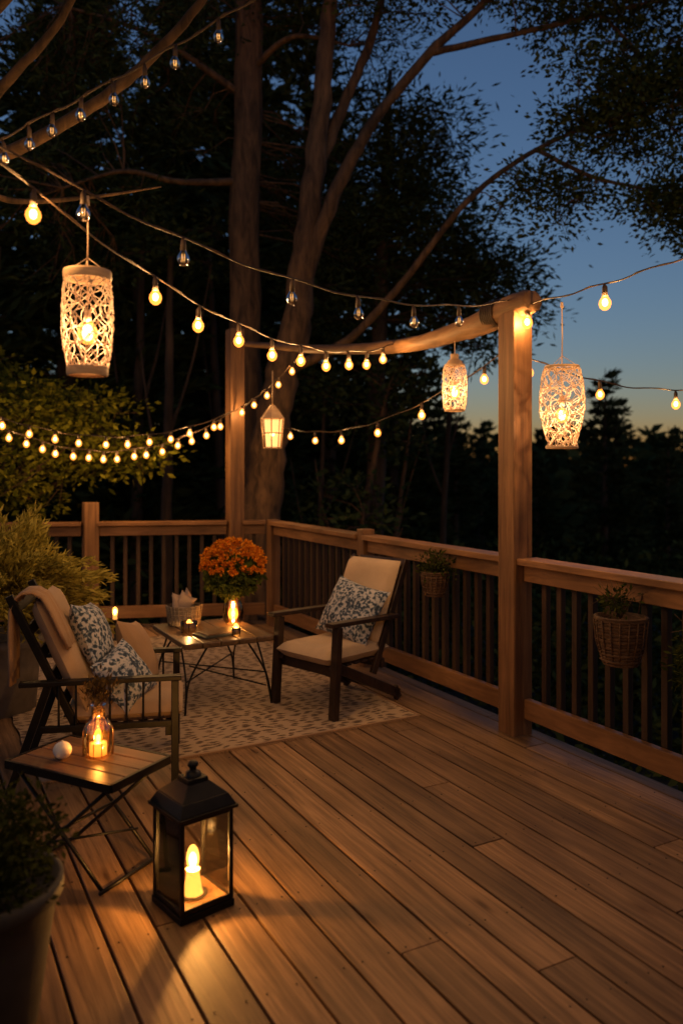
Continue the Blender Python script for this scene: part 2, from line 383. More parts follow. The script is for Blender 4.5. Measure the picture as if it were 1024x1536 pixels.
# ---------------------------------------------------------------- string lights
def string(p0,p1,sag,ts,power,br=.021,lit=True,drop=.03,name='string_lights',wr=.004,every=1):
    p0=Vector(p0);p1=Vector(p1); e=empty(name,p0)
    f=lambda t:(p1-p0)*t-Vector((0,0,4*sag*t*(1-t)+.006*math.sin(t*37)))
    b=MB(); n=48; b.tube([f(i/n) for i in range(n+1)],wr,0,6)
    b.tube([f(i/n)+Vector((.006*math.sin(i*1.7),.006*math.cos(i*1.7),.002)) for i in range(n+1)],wr*.7,0,5)
    g=MB()
    for k,t in enumerate(ts):
        p=f(t); q=br/.021
        sw=Vector((random.uniform(-.008,.008),random.uniform(-.008,.008),0))
        b.tube([p,p+sw-Vector((0,0,drop*.6)),p+sw-Vector((0,0,drop+.022*q))],[.004,.009*q,.010*q],0,8)
        c=p+sw*1.2-Vector((0,0,drop+.04*q))
        prof=[(.0085*q,.022*q),(.012*q,.014*q),(.0195*q,.002*q),(.021*q,-.008*q),(.017*q,-.02*q),(.008*q,-.028*q),(.0005,-.030*q)]
        g.lathe(prof,c,0,12)
        if lit:
            g.ball(c-Vector((0,0,.004)),.0105*q,1,(1,1,1.3),8,6)
            if k%every==0: lamp('bulb_light',c-Vector((0,0,.004)),power*KB*every*random.uniform(.85,1.15),e,r=.006*q)
        else: g.tube([c+Vector((-.005,0,.012)),c+Vector((-.004,0,-.012)),c+Vector((.004,0,-.012)),c+Vector((.005,0,.012))],.0018,1,4)
    b.build('wire',[M_wire],parent=e)
    g.build('bulbs',[M_bulb,M_core] if lit else [M_clear,M_fil],parent=e)
    return e
string((-1.2,2.4,2.57),(.95,4.48,2.43),.22,[.152,.283,.465,.59,.72,.84],0,.024,False)
string((-1.2,2.2,2.56),(.37,5.62,2.36),.30,[.124,.29,.373,.456,.539,.622,.705,.788,.871,.95],3.8,.026)
e1=W(2.69,vr(2.69)-.09,2.02)
string((-3.35,6.7,2.14),e1,.44,[i/19+random.uniform(-.006,.006) for i in range(1,19)],.9,.027,drop=.012,every=3)
string((-3.1,6.3,2.06),e1,.28,[i/12+random.uniform(-.01,.01) for i in range(1,12)],1.2,.027,drop=.012,every=3)
string(e1,W(UR-.1,6.1,2.47),.05,[.14,.32,.5,.68,.86],1.0,.025,drop=.012,every=2)
string((-.75,8.7,1.98),(1.02,4.72,2.22),.27,[.127,.278,.424,.586,.75,.93],1.1,.027,every=2)
string(W(UR-.03,3.5,2.40),(1.9,2.75,2.52),.05,[.06,.335,.60,.85],3.2,.031)
string((1.0,4.75,2.2),(3.0,5.2,2.2),.22,[.055,.283,.54,.78],1.2,.027,drop=.03,every=2)
# first two: unseen overhead strings, kept out of frame, lighting the near deck
string((-1.9,1.45,2.62),(1.9,1.1,2.66),.12,[.08,.2,.32,.44,.56,.68,.8,.92],2.5,.024,every=2)
string((1.9,2.75,2.52),(1.9,-.8,2.6),.12,[.35,.5,.65,.8],2.0,.024,every=2)
string((-1.55,3.0,2.60),(-.2,3.1,3.4),.03,[.06,.13,.2,.27,.34,.42,.5,.59,.68,.8],0,.020,False)

# ---------------------------------------------------------------- woven pendants
def woven(name,loc,H,rf,strands,wig,cord,power,seed,rim=True,sr=.0026,turn=1.0,neck=False,hoops=6):
    e=empty(name,loc); rd=random.Random(seed); b=MB()
    for d in (1,-1):
        for s in range(strands):
            a0=2*math.pi*s/strands+rd.uniform(-.12,.12); p1,p2=rd.uniform(0,6),rd.uniform(0,6); pts=[]
            for i in range(37):
                t=i/36; a=a0+d*turn*t*math.pi+wig*math.sin(t*13+p1)+wig*.6*math.sin(t*29+p2)
                z=-H*t+.012*math.sin(t*17+p2)*(1 if .05<t<.95 else 0); z=min(0,max(-H,z)); r=rf(t)*(1+.02*rd.uniform(-1,1))
                pts.append((r*math.cos(a),r*math.sin(a),z))
            b.tube(pts,sr,0,5)
    for t in np.linspace(.08,.92,hoops):
        pts=[]; p=rd.uniform(0,6)
        for i in range(41):
            a=2*math.pi*i/40; tt=t+.045*math.sin(a*5+p)+.025*math.sin(a*9+p*2)
            tt=min(1,max(0,tt)); r=rf(tt); pts.append((r*math.cos(a),r*math.sin(a),-H*tt))
        b.tube(pts,sr,0,5)
    b.build('woven_shade',[M_weave],parent=e)
    b=MB(); r0,r1=rf(0),rf(1); h=.016 if rim else .007
    for r,z in ((r0,0),(r1,-H)):
        b.lathe([(r+.003,z-h),(r+.005,z-h*.5),(r+.005,z+h*.5),(r+.003,z+h),(r-.004,z+h),(r-.004,z-h),(r+.003,z-h)],(0,0,0),0,32)
    if neck: b.lathe([(r0,.0),(r0*.7,.03),(r0*.45,.04),(r0*.45,.07)],(0,0,0),0,24)
    b.build('rims',[M_rim],parent=e)
    b=MB()
    for a in (0,2.1,4.2): b.tube([(r0*math.cos(a),r0*math.sin(a),.005),(0,0,.06)],.0015,0,5)
    b.tube([(0,0,.05),(.002,0,cord*.5),(0,0,cord)],.003,0,6); b.tube([(0,0,cord+.01),(.0,0,cord-.02)],[.006,.008],0,6)
    b.tube([(0,0,.05),(0,0,-H*.42)],.003,0,6); b.tube([(0,0,-H*.36),(0,0,-H*.48)],[.012,.014],0,8)
    b.build('cord',[M_cord],parent=e)
    g=MB(); c=Vector((0,0,-H*.6))
    g.ball(c,.034,0,(1,1,1.2)); g.ball(c,.019,1,(1,1,1.5)); g.build('bulb',[M_bulb,M_core],parent=e)
    lamp('pendant_light',c,power*KB,e,color=(1,.56,.24),r=.010)
woven('woven_pendant_lantern',(-.862,2.72,2.15),.325,lambda t:.075+.010*math.sin(math.pi*min(1,t*1.0))-.011*max(0,t-.6)/.4,15,.14,.26,2.8,1,True,.0019,.8,hoops=5)
woven('woven_pendant_lantern',(.703,4.98,2.13),.28,lambda t:.058+.018*math.sin(math.pi*t)**.5,12,.18,.20,2.6,2,False,.0024,.9,neck=True)
woven('woven_pendant_lantern',(1.15,4.18,2.02),.42,lambda t:.085+.030*math.sin(math.pi*min(1,t*1.1))**.7-.018*max(0,t-.5)*2+(.012 if t>.96 else 0),17,.22,.33,3.8,3,False,.0023,.9)
e=empty('hanging_cage_lantern',(-.608,7.06,1.665)); b=MB()
for k in range(8):
    a=2*math.pi*k/8; b.tube([(.078*math.cos(a),.078*math.sin(a),0),(.1*math.cos(a),.1*math.sin(a),.26),(.05*math.cos(a),.05*math.sin(a),.33),(.018*math.cos(a),.018*math.sin(a),.37)],.006,0,5)
for r,z in ((.078,0),(.09,.13),(.1,.26),(.02,.37)): b.lathe([(r,z-.006),(r+.006,z),(r,z+.006),(r-.006,z),(r,z-.006)],(0,0,0),0,8)
b.lathe([(.1,.262),(.05,.332),(.018,.372)],(0,0,0),0,8)
b.tube([(0,0,.37),(0,0,.68)],.004,0,6)
b.build('cage',[M_rim],parent=e)
g=MB(); g.lathe([(.066,.01),(.085,.25)],(0,0,0),0,16); g.build('frosted_glass',[glow('frosted_lit_glass',(1,.44,.13),3.4,.6)],parent=e)
g=MB(); g.ball((0,0,.12),.038,0); g.ball((0,0,.12),.019,1); g.build('bulb',[M_bulb,M_core],parent=e)
lamp('pendant_light',(0,0,.12),1.6*KB,e)

# ---------------------------------------------------------------- chairs
def chair(name,loc,rz,W_=.52,wide=False,spindles=False,lean=.2,top=.87):
    e=empty(name,loc,rz); b=MB(); h=W_/2
    az=.55 if not spindles else .5
    m=0
    for sx in (-1,1):
        x=sx*h
        if not spindles:
            b.beam((x,-.02,0),(x,.015,az-.012),.05,.045,m,up=(0,1,0))
            b.box((x,.24,az),(.062,.60,.026),m,(math.radians(-1.5),0,0))
            b.beam((x-sx*.035,.0,.31),(x-sx*.035,.60,.03),.03,.06,m)
            b.beam((x-sx*.035,.60,.0),(x-sx*.035,.56,.075),.03,.05,m,up=(0,1,0))
            b.beam((x-sx*.035,.36,.20),(x-sx*.035,.68,.88),.028,.045,m,up=(0,1,0))
            b.beam((x,.50,.545),(x-sx*.035,.50,.50),.03,.03,m)
        else:
            b.beam((x,0,0),(x,0,az),.035,.035,m,up=(0,1,0)); b.beam((x,.74,0),(x,.56,az+.02),.03,.035,m,up=(0,1,0))
            b.box((x,.33,az+.012),(.05,.72,.022),m); b.box((x,.30,.30),(.022,.6,.03),m)
            for k in range(7): 
                y=.07+k*.075; b.tube([(x,y,.30),(x,y,az)],.006,m,6)
            b.beam((x-sx*.03,.40,.2),(x-sx*.03,.74,top+.02),.03,.035,m,up=(0,1,0))
    b.box((0,.03,.265),(W_-.03,.03,.06),m); b.box((0,.45,.25),(W_-.06,.03,.06),m)
    for k in range(6): b.box((0,.08+k*.07,.29),(W_-.07,.045,.014),m)
    for k in range(5):
        t=.25+k*.17; b.box((0,.40+.31*t+.02,.26+.64*t),(W_-.09,.016,.05),m,(math.radians(-25),0,0))
    if not spindles: b.box((0,.575,.055),(W_-.07,.03,.04),m)
    b.build('frame',[M_darkwood if not spindles else M_black],parent=e,bevel=.004)
    c=MB()
    c.cushion((0,.235,.345),(W_-.05,.54,.105),(0,0,0),0,p=7,pinch=0.0,seed=4)
    a=math.radians(90-24)
    c.cushion((0,.515,.62),(W_-.07,.56*top/.87,.10),(a,0,0),0,p=7,pinch=0.0,seed=8)
    c.build('cushions',[M_cush2 if spindles else M_cush],parent=e)
    return e
c1=chair('wooden_lounge_chair',(-.2175,4.89,.012),math.atan2(-.7,.71))
p=MB(); p.cushion((0,0,0),(.45,.39,.16),(0,0,0),0,2.2,.09,seed=1)
o=p.build('floral_cushion',[M_floral],parent=c1); o.location=(.02,.385,.56); o.rotation_euler=(math.radians(62),math.radians(9),0)
c2=chair('metal_armchair',(-.835,4.04,0),math.atan2(.98,-.19),.58,spindles=True,top=.89)
for i,(mt,l,r,s) in enumerate([(M_floral,(.07,.41,.66),(66,8,-10),(.34,.33,.15)),(M_floral,(-.13,.24,.49),(56,-14,-26),(.30,.29,.15)),(M_throw,(.23,.20,.52),(66,12,-14),(.34,.36,.14))]):
    p=MB(); p.cushion((0,0,0),s,(0,0,0),0,2.2,.09,seed=i+3)
    o=p.build('cushion_%d'%i,[mt],parent=c2); o.location=l; o.rotation_euler=[math.radians(q) for q in r]
b=MB(); vs=[];fs=[]; nx,ny=10,16
prof=[(.475,.66),(.51,.74),(.555,.84),(.59,.90),(.63,.925),(.68,.925),(.715,.90),(.735,.84),(.74,.74),(.74,.62),(.74,.5)]
for j,(y,z) in enumerate(prof):
    for i in range(nx+1):
        x=-.27+.20*i/nx; vs.append((x,y+.008*math.sin(i*1.9+j*.3),z+.006*math.sin(i*1.3)))
for j in range(len(prof)-1):
    for i in range(nx):
        a=j*(nx+1)+i; fs.append((a,a+1,a+nx+2,a+nx+1))
b.add(vs,fs,0,True); o=b.build('throw_blanket',[M_throw],parent=c2); 
sd=o.modifiers.new('s','SOLIDIFY'); sd.thickness=.012

# ---------------------------------------------------------------- coffee table
ct=empty('coffee_table',(-.845,5.21,0),TH); b=MB()
for k in range(5): b.box((-.234+k*.117,random.uniform(-.006,.006),.42),(.113,.70,.034),0)
b.build('top',[M_table],parent=ct,bevel=.008)
b=MB()
for sx in (-1,1):
    for sy in (-1,1):
        x,y=sx*.25,sy*.30
        b.tube(smooth_path([(x-sx*.12,y,.404),(x+sx*.0,y+sy*.01,.2),(x+sx*.03,y+sy*.03,.012),(x+sx*.01,y-sy*.02,.2),(x,y-sy*.16,.404)],5),.0065,0,6)
b.tube([(-.26,-.3,.2),(.26,.3,.2)],.005,0,6); b.tube([(-.26,.3,.2),(.26,-.3,.2)],.005,0,6)
b.tube([(-.25,-.31,.3),(.25,-.31,.12)],.005,0,6)
b.box((0,0,.397),(.5,.6,.01),0)
b.build('hairpin_legs',[M_black],parent=ct)
def fastmesh(name,V,Q,mats,loc=(0,0,0),parent=None,mi=None):
    me=bpy.data.meshes.new(name); nv=len(V);nq=len(Q)
    me.vertices.add(nv); me.vertices.foreach_set('co',np.asarray(V,dtype=np.float32).ravel())
    me.loops.add(nq*4); me.loops.foreach_set('vertex_index',np.asarray(Q,dtype=np.int32).ravel())
    me.polygons.add(nq); me.polygons.foreach_set('loop_start',np.arange(0,nq*4,4,dtype=np.int32))
    for m in mats: me.materials.append(m)
    if mi is not None: me.polygons.foreach_set('material_index',np.asarray(mi,dtype=np.int32))
    me.update(calc_edges=True); me.validate()
    o=bpy.data.objects.new(name,me); o.location=loc; col.objects.link(o)
    if parent: o.parent=parent
    return o
def leafquads(P,size,aspect=.5,dirs=None,var=.4,bend=.0):
    n=len(P)
    if dirs is None: d=rng.normal(size=(n,3))
    else: d=dirs+rng.normal(size=(n,3))*.35
    d/=np.linalg.norm(d,axis=1)[:,None]
    w=np.cross(d,rng.normal(size=(n,3))); w/=np.linalg.norm(w,axis=1)[:,None]
    s=(size*(1+var*rng.uniform(-1,1,n)))[:,None]
    V=np.empty((n,4,3)); V[:,0]=P; V[:,1]=P+d*s*.45+w*s*aspect*.5; V[:,2]=P+d*s; V[:,3]=P+d*s*.45-w*s*aspect*.5
    Q=np.arange(n*4).reshape(n,4); return V.reshape(-1,3),Q
def merge(parts):
    Vs=[];Qs=[];o=0
    for V,Q in parts: Vs.append(V);Qs.append(Q+o);o+=len(V)
    return np.concatenate(Vs),np.concatenate(Qs)
vx,vy=-.73,5.40
mv=empty('potted_mums',(vx,vy,.438)); b=MB()
b.lathe([(.045,0),(.066,.03),(.072,.08),(.06,.14),(.04,.18),(.045,.205)],(0,0,0),0,24); b.lathe([(.0001,.004),(.045,.003)],(0,0,0),1,16)
b.build('vase',[M_amber,M_table],parent=mv)
g=MB(); g.ball((0,0,.07),.034,0,(1,1,1.3)); g.ball((0,0,.07),.016,1,(1,1,1.5)); g.build('flame',[M_flame,M_core],parent=mv); lamp('candle_light',(0,0,.07),2.6*KC,mv)
d=rng.normal(size=(480,3)); d/=np.linalg.norm(d,axis=1)[:,None]; d=d[d[:,2]>-.25]
parts=[];
for q in d:
    c=q*np.array([.205,.205,.165])*rng.uniform(.84,1.05)+np.array([0,0,.40]); k=16
    dd=q+rng.normal(size=(k,3))*.75; dd/=np.linalg.norm(dd,axis=1)[:,None]
    parts.append(leafquads(np.repeat(c[None],k,0),.024,.5,dd))
V,Q=merge(parts); fastmesh('blooms',V,Q,[M_petal],parent=mv)
Pq=rng.normal(size=(3200,3)); Pq/=np.linalg.norm(Pq,axis=1)[:,None]; Pq*=np.array([.20,.20,.17])*rng.uniform(.4,1,(3200,1)); Pq[:,2]=np.where(Pq[:,2]>.05,Pq[:,2]*.7,Pq[:,2]); Pq+=np.array([0,0,.345])
V,Q=leafquads(Pq,.045,.5); fastmesh('leaves',V,Q,[M_mumleaf],parent=mv)
b=MB()
for k in range(14):
    a=k*2.4; b.tube([(0,0,.15),(.05*math.cos(a),.05*math.sin(a),.25),(.14*math.cos(a),.14*math.sin(a),.36)],.003,0,5)
b.build('stems',[M_mumleaf],parent=mv)
bx=empty('pale_wicker_basket',(-1.06,5.40,.438),TH); b=MB()
for k in range(10): 
    z=.008+k*.013; r=.100+.002*(k%2)+.0015*k; b.lathe([(r,z-.007),(r+.006,z),(r,z+.007)],(0,0,0),0,30,wob=.015)
for k in range(26):
    a=2*math.pi*k/26; b.tube([(.106*math.cos(a),.106*math.sin(a),.004),(.122*math.cos(a),.122*math.sin(a),.13)],.003,0,4)
b.lathe([(.0001,.004),(.1,.003)],(0,0,0),0,20)
b.build('basket',[M_lightwicker],parent=bx)
b=MB()
for k,(x,y,z,r) in enumerate([(-.035,0,.135,(1.25,.25,.3)),(.04,.02,.15,(1.3,-.35,1.2)),(0,.045,.13,(1.1,.1,2.3)),(-.01,-.03,.14,(1.4,.5,-.6))]):
    b.cushion((x,y,z),(.12,.15,.045),r,0,2.4,.15,seed=k)
b.build('folded_napkins',[fabric('napkin',(.50,.36,.26))],parent=bx)
def votive(name,loc,h=.075,r=.038,power=1.0,mat=None):
    e=empty(name,loc); b=MB(); b.lathe([(r*.85,0),(r,.01),(r*1.05,h),(r*.98,h),(r*.9,.012),(.0001,.01)],(0,0,0),0,20); b.build('glass_cup',[mat or M_pane],parent=e)
    b=MB(); b.lathe([(r*.8,.012),(r*.8,h*.4),(.0001,h*.4)],(0,0,0),0,16); b.build('wax',[M_wax],parent=e)
    g=MB(); z=h*.4+.022; g.ball((0,0,z),.019,0,(1,1,1.9)); g.ball((0,0,z-.002),.010,1,(1,1,1.6)); g.build('flame',[M_flame,M_core],parent=e)
    lamp('candle_light',(0,0,z),power*KC,e,r=.007)
votive('votive_candle',(-.97,5.10,.438),.075,.052,2.0)
votive('votive_candle',(-.66,5.02,.438),.055,.028,.6)
for (x,y,h) in ((-1.95,6.9,.235),(-2.10,7.0,.14)):
    e=empty('candle_stand',(x,y,0)); b=MB()
    b.lathe([(.0001,.006),(.05,.004),(.052,.012),(.012,.02),(.009,h-.07),(.03,h-.06),(.034,h-.05),(.0001,h-.052)],(0,0,0),0,18); b.build('stand',[M_black],parent=e)
    b=MB(); b.lathe([(.018,h-.05),(.018,h-.008),(.0001,h-.01)],(0,0,0),0,14); b.build('wax',[M_wax],parent=e)
    g=MB(); g.ball((0,0,h+.018),.022,0,(1,1,1.7)); g.ball((0,0,h+.015),.012,1,(1,1,1.6)); g.build('flame',[M_flame,M_core],parent=e); lamp('candle_light',(0,0,h+.015),.8*KC,e,r=.007)
b=MB(); b.box((0,0,.008),(.22,.16,.014),0); b.box((.01,.0,.021),(.19,.14,.010),1); b.build('stacked_books',[M_book,M_table],loc=(-.80,5.04,.438),rz=TH+.2,bevel=.002)

# ---------------------------------------------------------------- side table
a_=math.atan2(-.455,.89); st=empty('folding_side_table',(-.95,3.01,0),a_); b=MB()
for k in range(4): b.box((0,-.115+k*.0767,.395),(.5,.072,.018),0)
b.build('top',[M_side],parent=st,bevel=.003)
b=MB(); b.box((0,-.158,.39),(.515,.012,.03),0); b.box((0,.158,.39),(.515,.012,.03),0); b.box((-.256,0,.39),(.012,.31,.03),0); b.box((.256,0,.39),(.012,.31,.03),0)
for y in (-.135,.135):
    b.tube([(-.23,y,.38),(.2,y,.01)],.0075,0,8); b.tube([(.23,y*.93,.38),(-.2,y*.93,.01)],.0075,0,8)
for x in (-.2,.2): b.tube([(x,-.15,.012),(x,.15,.012)],.0075,0,8)
b.tube([(0,-.14,.19),(0,.14,.19)],.006,0,8); b.tube([(-.12,-.135,.11),(.12,.135,.11)],.005,0,6)
b.build('legs',[M_black],parent=st)
gj=empty('glass_candle_jar',(-.92,3.03,.405)); b=MB()
b.lathe([(.048,0),(.056,.006),(.056,.10),(.045,.125),(.026,.145),(.024,.19),(.03,.195)],(0,0,0),0,12)
for k in range(12):
    a=2*math.pi*k/12; b.tube([(.057*math.cos(a),.057*math.sin(a),.008),(.057*math.cos(a),.057*math.sin(a),.1),(.025*math.cos(a),.025*math.sin(a),.148)],.0022,0,4)
b.build('glass',[M_amber],parent=gj)
b=MB(); b.lathe([(.032,.006),(.032,.05),(.0001,.05)],(0,0,0),0,16); b.build('wax',[M_wax],parent=gj)
g=MB(); g.ball((0,0,.07),.017,0,(1,1,1.9)); g.ball((0,0,.067),.009,1,(1,1,1.7)); g.build('flame',[M_flame,M_core],parent=gj); lamp('candle_light',(0,0,.07),1.6*KC,gj,r=.008)
Pq=rng.normal(size=(300,3))*np.array([.026,.026,.024])+np.array([0,0,.245]); V,Q=leafquads(Pq,.026,.3,np.tile([0,0,.6],(300,1))); fastmesh('dried_sprigs',V,Q,[leafmat('dried_leaf',(.06,.035,.01),(.22,.13,.04))],parent=gj)
b=MB()
for k in range(16):
    a=k*2.4;r=.045*random.random()+.01; b.tube([(0,0,.15),(r*.4*math.cos(a),r*.4*math.sin(a),.21),(r*math.cos(a),r*math.sin(a),.28)],.0012,0,4)
b.build('stems',[M_wicker],parent=gj)
b=MB(); b.ball((0,0,.032),.034,0,(1,1,.95),20,14); b.lathe([(.006,.062),(.004,.068),(.0001,.068)],(0,0,0),0,8); b.build('ceramic_ball',[M_white],loc=(-1.045,3.0,.405))

# ---------------------------------------------------------------- floor lantern
ln=empty('candle_lantern',(-.51,2.75,0),math.radians(40)); b=MB(); s=.093
b.box((0,0,.012),(.206,.206,.024),0); b.box((0,0,.028),(.19,.19,.008),1)
for sx in (-1,1):
    for sy in (-1,1): b.box((sx*s,sy*s,.18),(.014,.014,.31),0)
for zz in (.034,.328):
    for sx in (-1,1):
        b.box((sx*s,0,zz),(.011,.171,.013),0); b.box((0,sx*s,zz),(.171,.011,.013),0)
def frus(z0,r0,z1,r1):
    vs=[(-r0,-r0,z0),(r0,-r0,z0),(r0,r0,z0),(-r0,r0,z0),(-r1,-r1,z1),(r1,-r1,z1),(r1,r1,z1),(-r1,r1,z1)]
    b.add(vs,[(0,3,2,1),(4,5,6,7),(0,1,5,4),(1,2,6,5),(2,3,7,6),(3,0,4,7)],0)
frus(.336,.112,.348,.114); frus(.3485,.108,.385,.088); frus(.3855,.087,.425,.042); frus(.4255,.04,.44,.037)
b.lathe([(.03,.44),(.026,.452),(.012,.458),(.012,.466),(.019,.474),(.019,.482),(.01,.49),(.0001,.491)],(0,0,0),0,16)
b.build('frame',[M_black,M_side],parent=ln,bevel=.0022)
b=MB()
for sx in (-1,1):
    b.box((sx*(s-.001),0,.18),(.002,.17,.285),0); b.box((0,sx*(s-.001),.18),(.17,.002,.285),0)
b.build('glass_panes',[M_pane],parent=ln)
b=MB(); b.lathe([(.048,.033),(.05,.037),(.0001,.037)],(.0,0,0),0,24); b.build('dish',[M_pot],parent=ln)
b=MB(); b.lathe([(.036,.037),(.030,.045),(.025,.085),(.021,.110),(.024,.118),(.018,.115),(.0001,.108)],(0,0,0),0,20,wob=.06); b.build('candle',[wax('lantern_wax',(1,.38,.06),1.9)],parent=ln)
g=MB(); g.ball((0,0,.155),.022,0,(1,1,2.1)); g.ball((0,0,.148),.014,1,(1,1,2)); g.build('flame',[M_flame,M_core],parent=ln); lamp('candle_light',(0,0,.150),14*KC,ln,(1,.45,.10),r=.016)

# ---------------------------------------------------------------- plants on deck
def clumps(cs,n,r,flat,size,aspect,outer=0,updir=None):
    P=[];D=[]
    for c in cs:
        q=rng.normal(size=(n,3))*np.array([r,r,r*flat])*.5; P.append(q+np.array(c)); D.append(q)
    P=np.concatenate(P);D=np.concatenate(D); D/=np.linalg.norm(D,axis=1)[:,None]+1e-6
    return leafquads(P,size,aspect,D if outer else None)
def ellips(c,r,n,shell=.5):
    d=rng.normal(size=(n,3)); d/=np.linalg.norm(d,axis=1)[:,None]; rad=shell+(1-shell)*rng.random((n,1))**.6
    return d*rad*np.array(r)+np.array(c)
pp=empty('potted_shrub',(-.955,2.13,0)); b=MB()
b.lathe([(.0001,.01),(.13,.0),(.14,.01),(.175,.25),(.19,.35),(.205,.355),(.205,.395),(.19,.395),(.18,.36),(.0001,.355)],(0,0,0),0,36)
b.build('pot',[M_pot],parent=pp)
V,Q=clumps(ellips((0,0,.47),(.17,.17,.14),90,.3),70,.07,1,.022,.45,1); fastmesh('foliage',V,Q,[leafmat('dark_shrub_leaves',(.016,.022,.006),(.06,.07,.018),.2)],parent=pp)
gb=empty('golden_cypress_shrub',(-2.12,4.95,0)); b=MB()
b.lathe([(.0001,.01),(.22,.0),(.25,.40),(.27,.41),(.27,.46),(.24,.46),(.0001,.42)],(0,0,0),0,28); b.build('planter',[M_planter],parent=gb)
b=MB(); parts=[]
for k in range(230):
    a=random.uniform(0,2*math.pi); el=random.uniform(-.25,1.25); L=random.uniform(.38,.72)
    dv=Vector((math.cos(a)*math.cos(el),math.sin(a)*math.cos(el),math.sin(el)*.92)); p0=Vector((0,0,.58+random.uniform(0,.2))); pts=[p0+dv*L*t+Vector((0,0,-.16*L*t*t)) for t in (0,.35,.7,1)]
    b.tube(pts,[.006,.004,.003,.001],0,4,False)
    ts=np.linspace(.25,1,34); P=np.array([p0+dv*L*t+Vector((0,0,-.16*L*t*t)) for t in ts]); P=np.repeat(P,6,0)+rng.normal(size=(204,3))*.018
    parts.append(leafquads(P,.055,.22,np.tile(np.array(dv)+[0,0,-.1],(204,1))))
b.build('stems',[M_bark],parent=gb); V,Q=merge(parts); fastmesh('foliage',V,Q,[M_gold],parent=gb)
def hbasket(u,v,z,r,h,nl,name='hanging_wicker_basket',spread=1.0,drop=0):
    e=empty(name,W(u,v,z),TH); b=MB(); k=int(h/.014)
    for i in range(k):
        t=i/(k-1); rr=r*(.70+.30*t**.7)+.003*(i%2); zz=-h+h*t; b.lathe([(rr,zz-.008),(rr+.007,zz),(rr,zz+.008)],(0,0,0),0,26,wob=.035)
    for i in range(18):
        a=2*math.pi*i/18; b.tube([(r*.72*math.cos(a),r*.72*math.sin(a),-h),((r*.9+.01)*math.cos(a),(r*.9+.01)*math.sin(a),-h*.5),((r+.01)*math.cos(a),(r+.01)*math.sin(a),0)],.004,0,5)
    b.lathe([(.0001,-h),(r*.72,-h-.004)],(0,0,0),0,20); b.lathe([(r*.97,0),(r+.012,.012),(r*.95,.016),(r*.9,-.01),(.0001,-.02)],(0,0,0),0,26)
    b.tube([(r,0,.0),(r+.03,0,.10),(r+.035,0,.14)],.004,0,6)
    b.build('basket',[M_wicker],parent=e)
    V,Q=clumps(ellips((0,0,.04-drop),(r*.9*spread,r*.9*spread,.07*spread+drop),nl,.2),40,.05,1,.028,.4,1); fastmesh('foliage',V,Q,[M_bleaf],parent=e)
    b=MB()
    for i in range(13): 
        a=i*2.3;R=r*1.2*spread*random.uniform(.6,1.1); b.tube([(0,0,0),(R*.5*math.cos(a),R*.5*math.sin(a),.10),(R*math.cos(a),R*math.sin(a),.05+.12*random.random())],.0013,0,4)
    b.build('sprigs',[M_bark],parent=e)
hbasket(UR-.16,2.62,.80,.110,.20,6)
hbasket(UR-.14,4.12,.83,.080,.13,18,spread=1.1)
hbasket(UR-.14,2.17,.72,.075,.12,110,spread=1.7,drop=.08)

# ---------------------------------------------------------------- trees
def tree(name,trunk,rads,limbs,crowns,leaf=M_leafm,lsize=.06,asp=.5,nleaf=90,cr=.35,flat=.55,bark=M_bark,tw=.014,outer=1):
    e=empty(name,trunk[0]); o=Vector(trunk[0]); b=MB(); pool=[]
    def addp(pts,r,n):
        pts=smooth_path(pts,8); rr=interp(r,len(pts)); 
        b.tube([p-o+Vector((random.uniform(-1,1),random.uniform(-1,1),0))*q*.14 for p,q in zip(pts,rr)],rr,0,n,noise=.08)
        pool.extend(pts)
    addp(trunk,rads,16)
    for l,r in limbs: addp(l,r,10)
    pl=np.array([tuple(p) for p in pool]); cs=[]
    for c,r,n in crowns:
        cs.append(ellips(c,r,n,.15))
    if cs:
        cs=np.concatenate(cs)
        for c in cs:
            d=np.linalg.norm((pl-c)*np.array([1,1,1.3]),axis=1); i=int(np.argmin(d)); a=Vector(pl[i]);c_=Vector(c)
            L=(c_-a).length
            m1=a.lerp(c_,.35)+Vector((random.uniform(-1,1),random.uniform(-1,1),random.uniform(-.2,1)))*L*.12
            m2=a.lerp(c_,.7)+Vector((random.uniform(-1,1),random.uniform(-1,1),random.uniform(-.2,1)))*L*.10
            r0=min(.03,tw*(.5+L*.35)); b.tube([a-o,m1-o,m2-o,c_-o],[r0,r0*.75,r0*.5,r0*.25],0,5,False)
            for _ in range(3):
                q=c_+Vector((random.uniform(-1,1),random.uniform(-1,1),random.uniform(-.5,.5)))*cr*.6; b.tube([m2-o,(m2.lerp(q,.6))-o,q-o],[r0*.4,r0*.3,.002],0,4,False)
        V,Q=clumps(cs-np.array(tuple(o)),nleaf,cr,flat,lsize,asp,outer)
        fastmesh('foliage',V,Q,[leaf],parent=e)
    b.build('trunk_and_limbs',[bark],parent=e)
    return e
Y=9.0
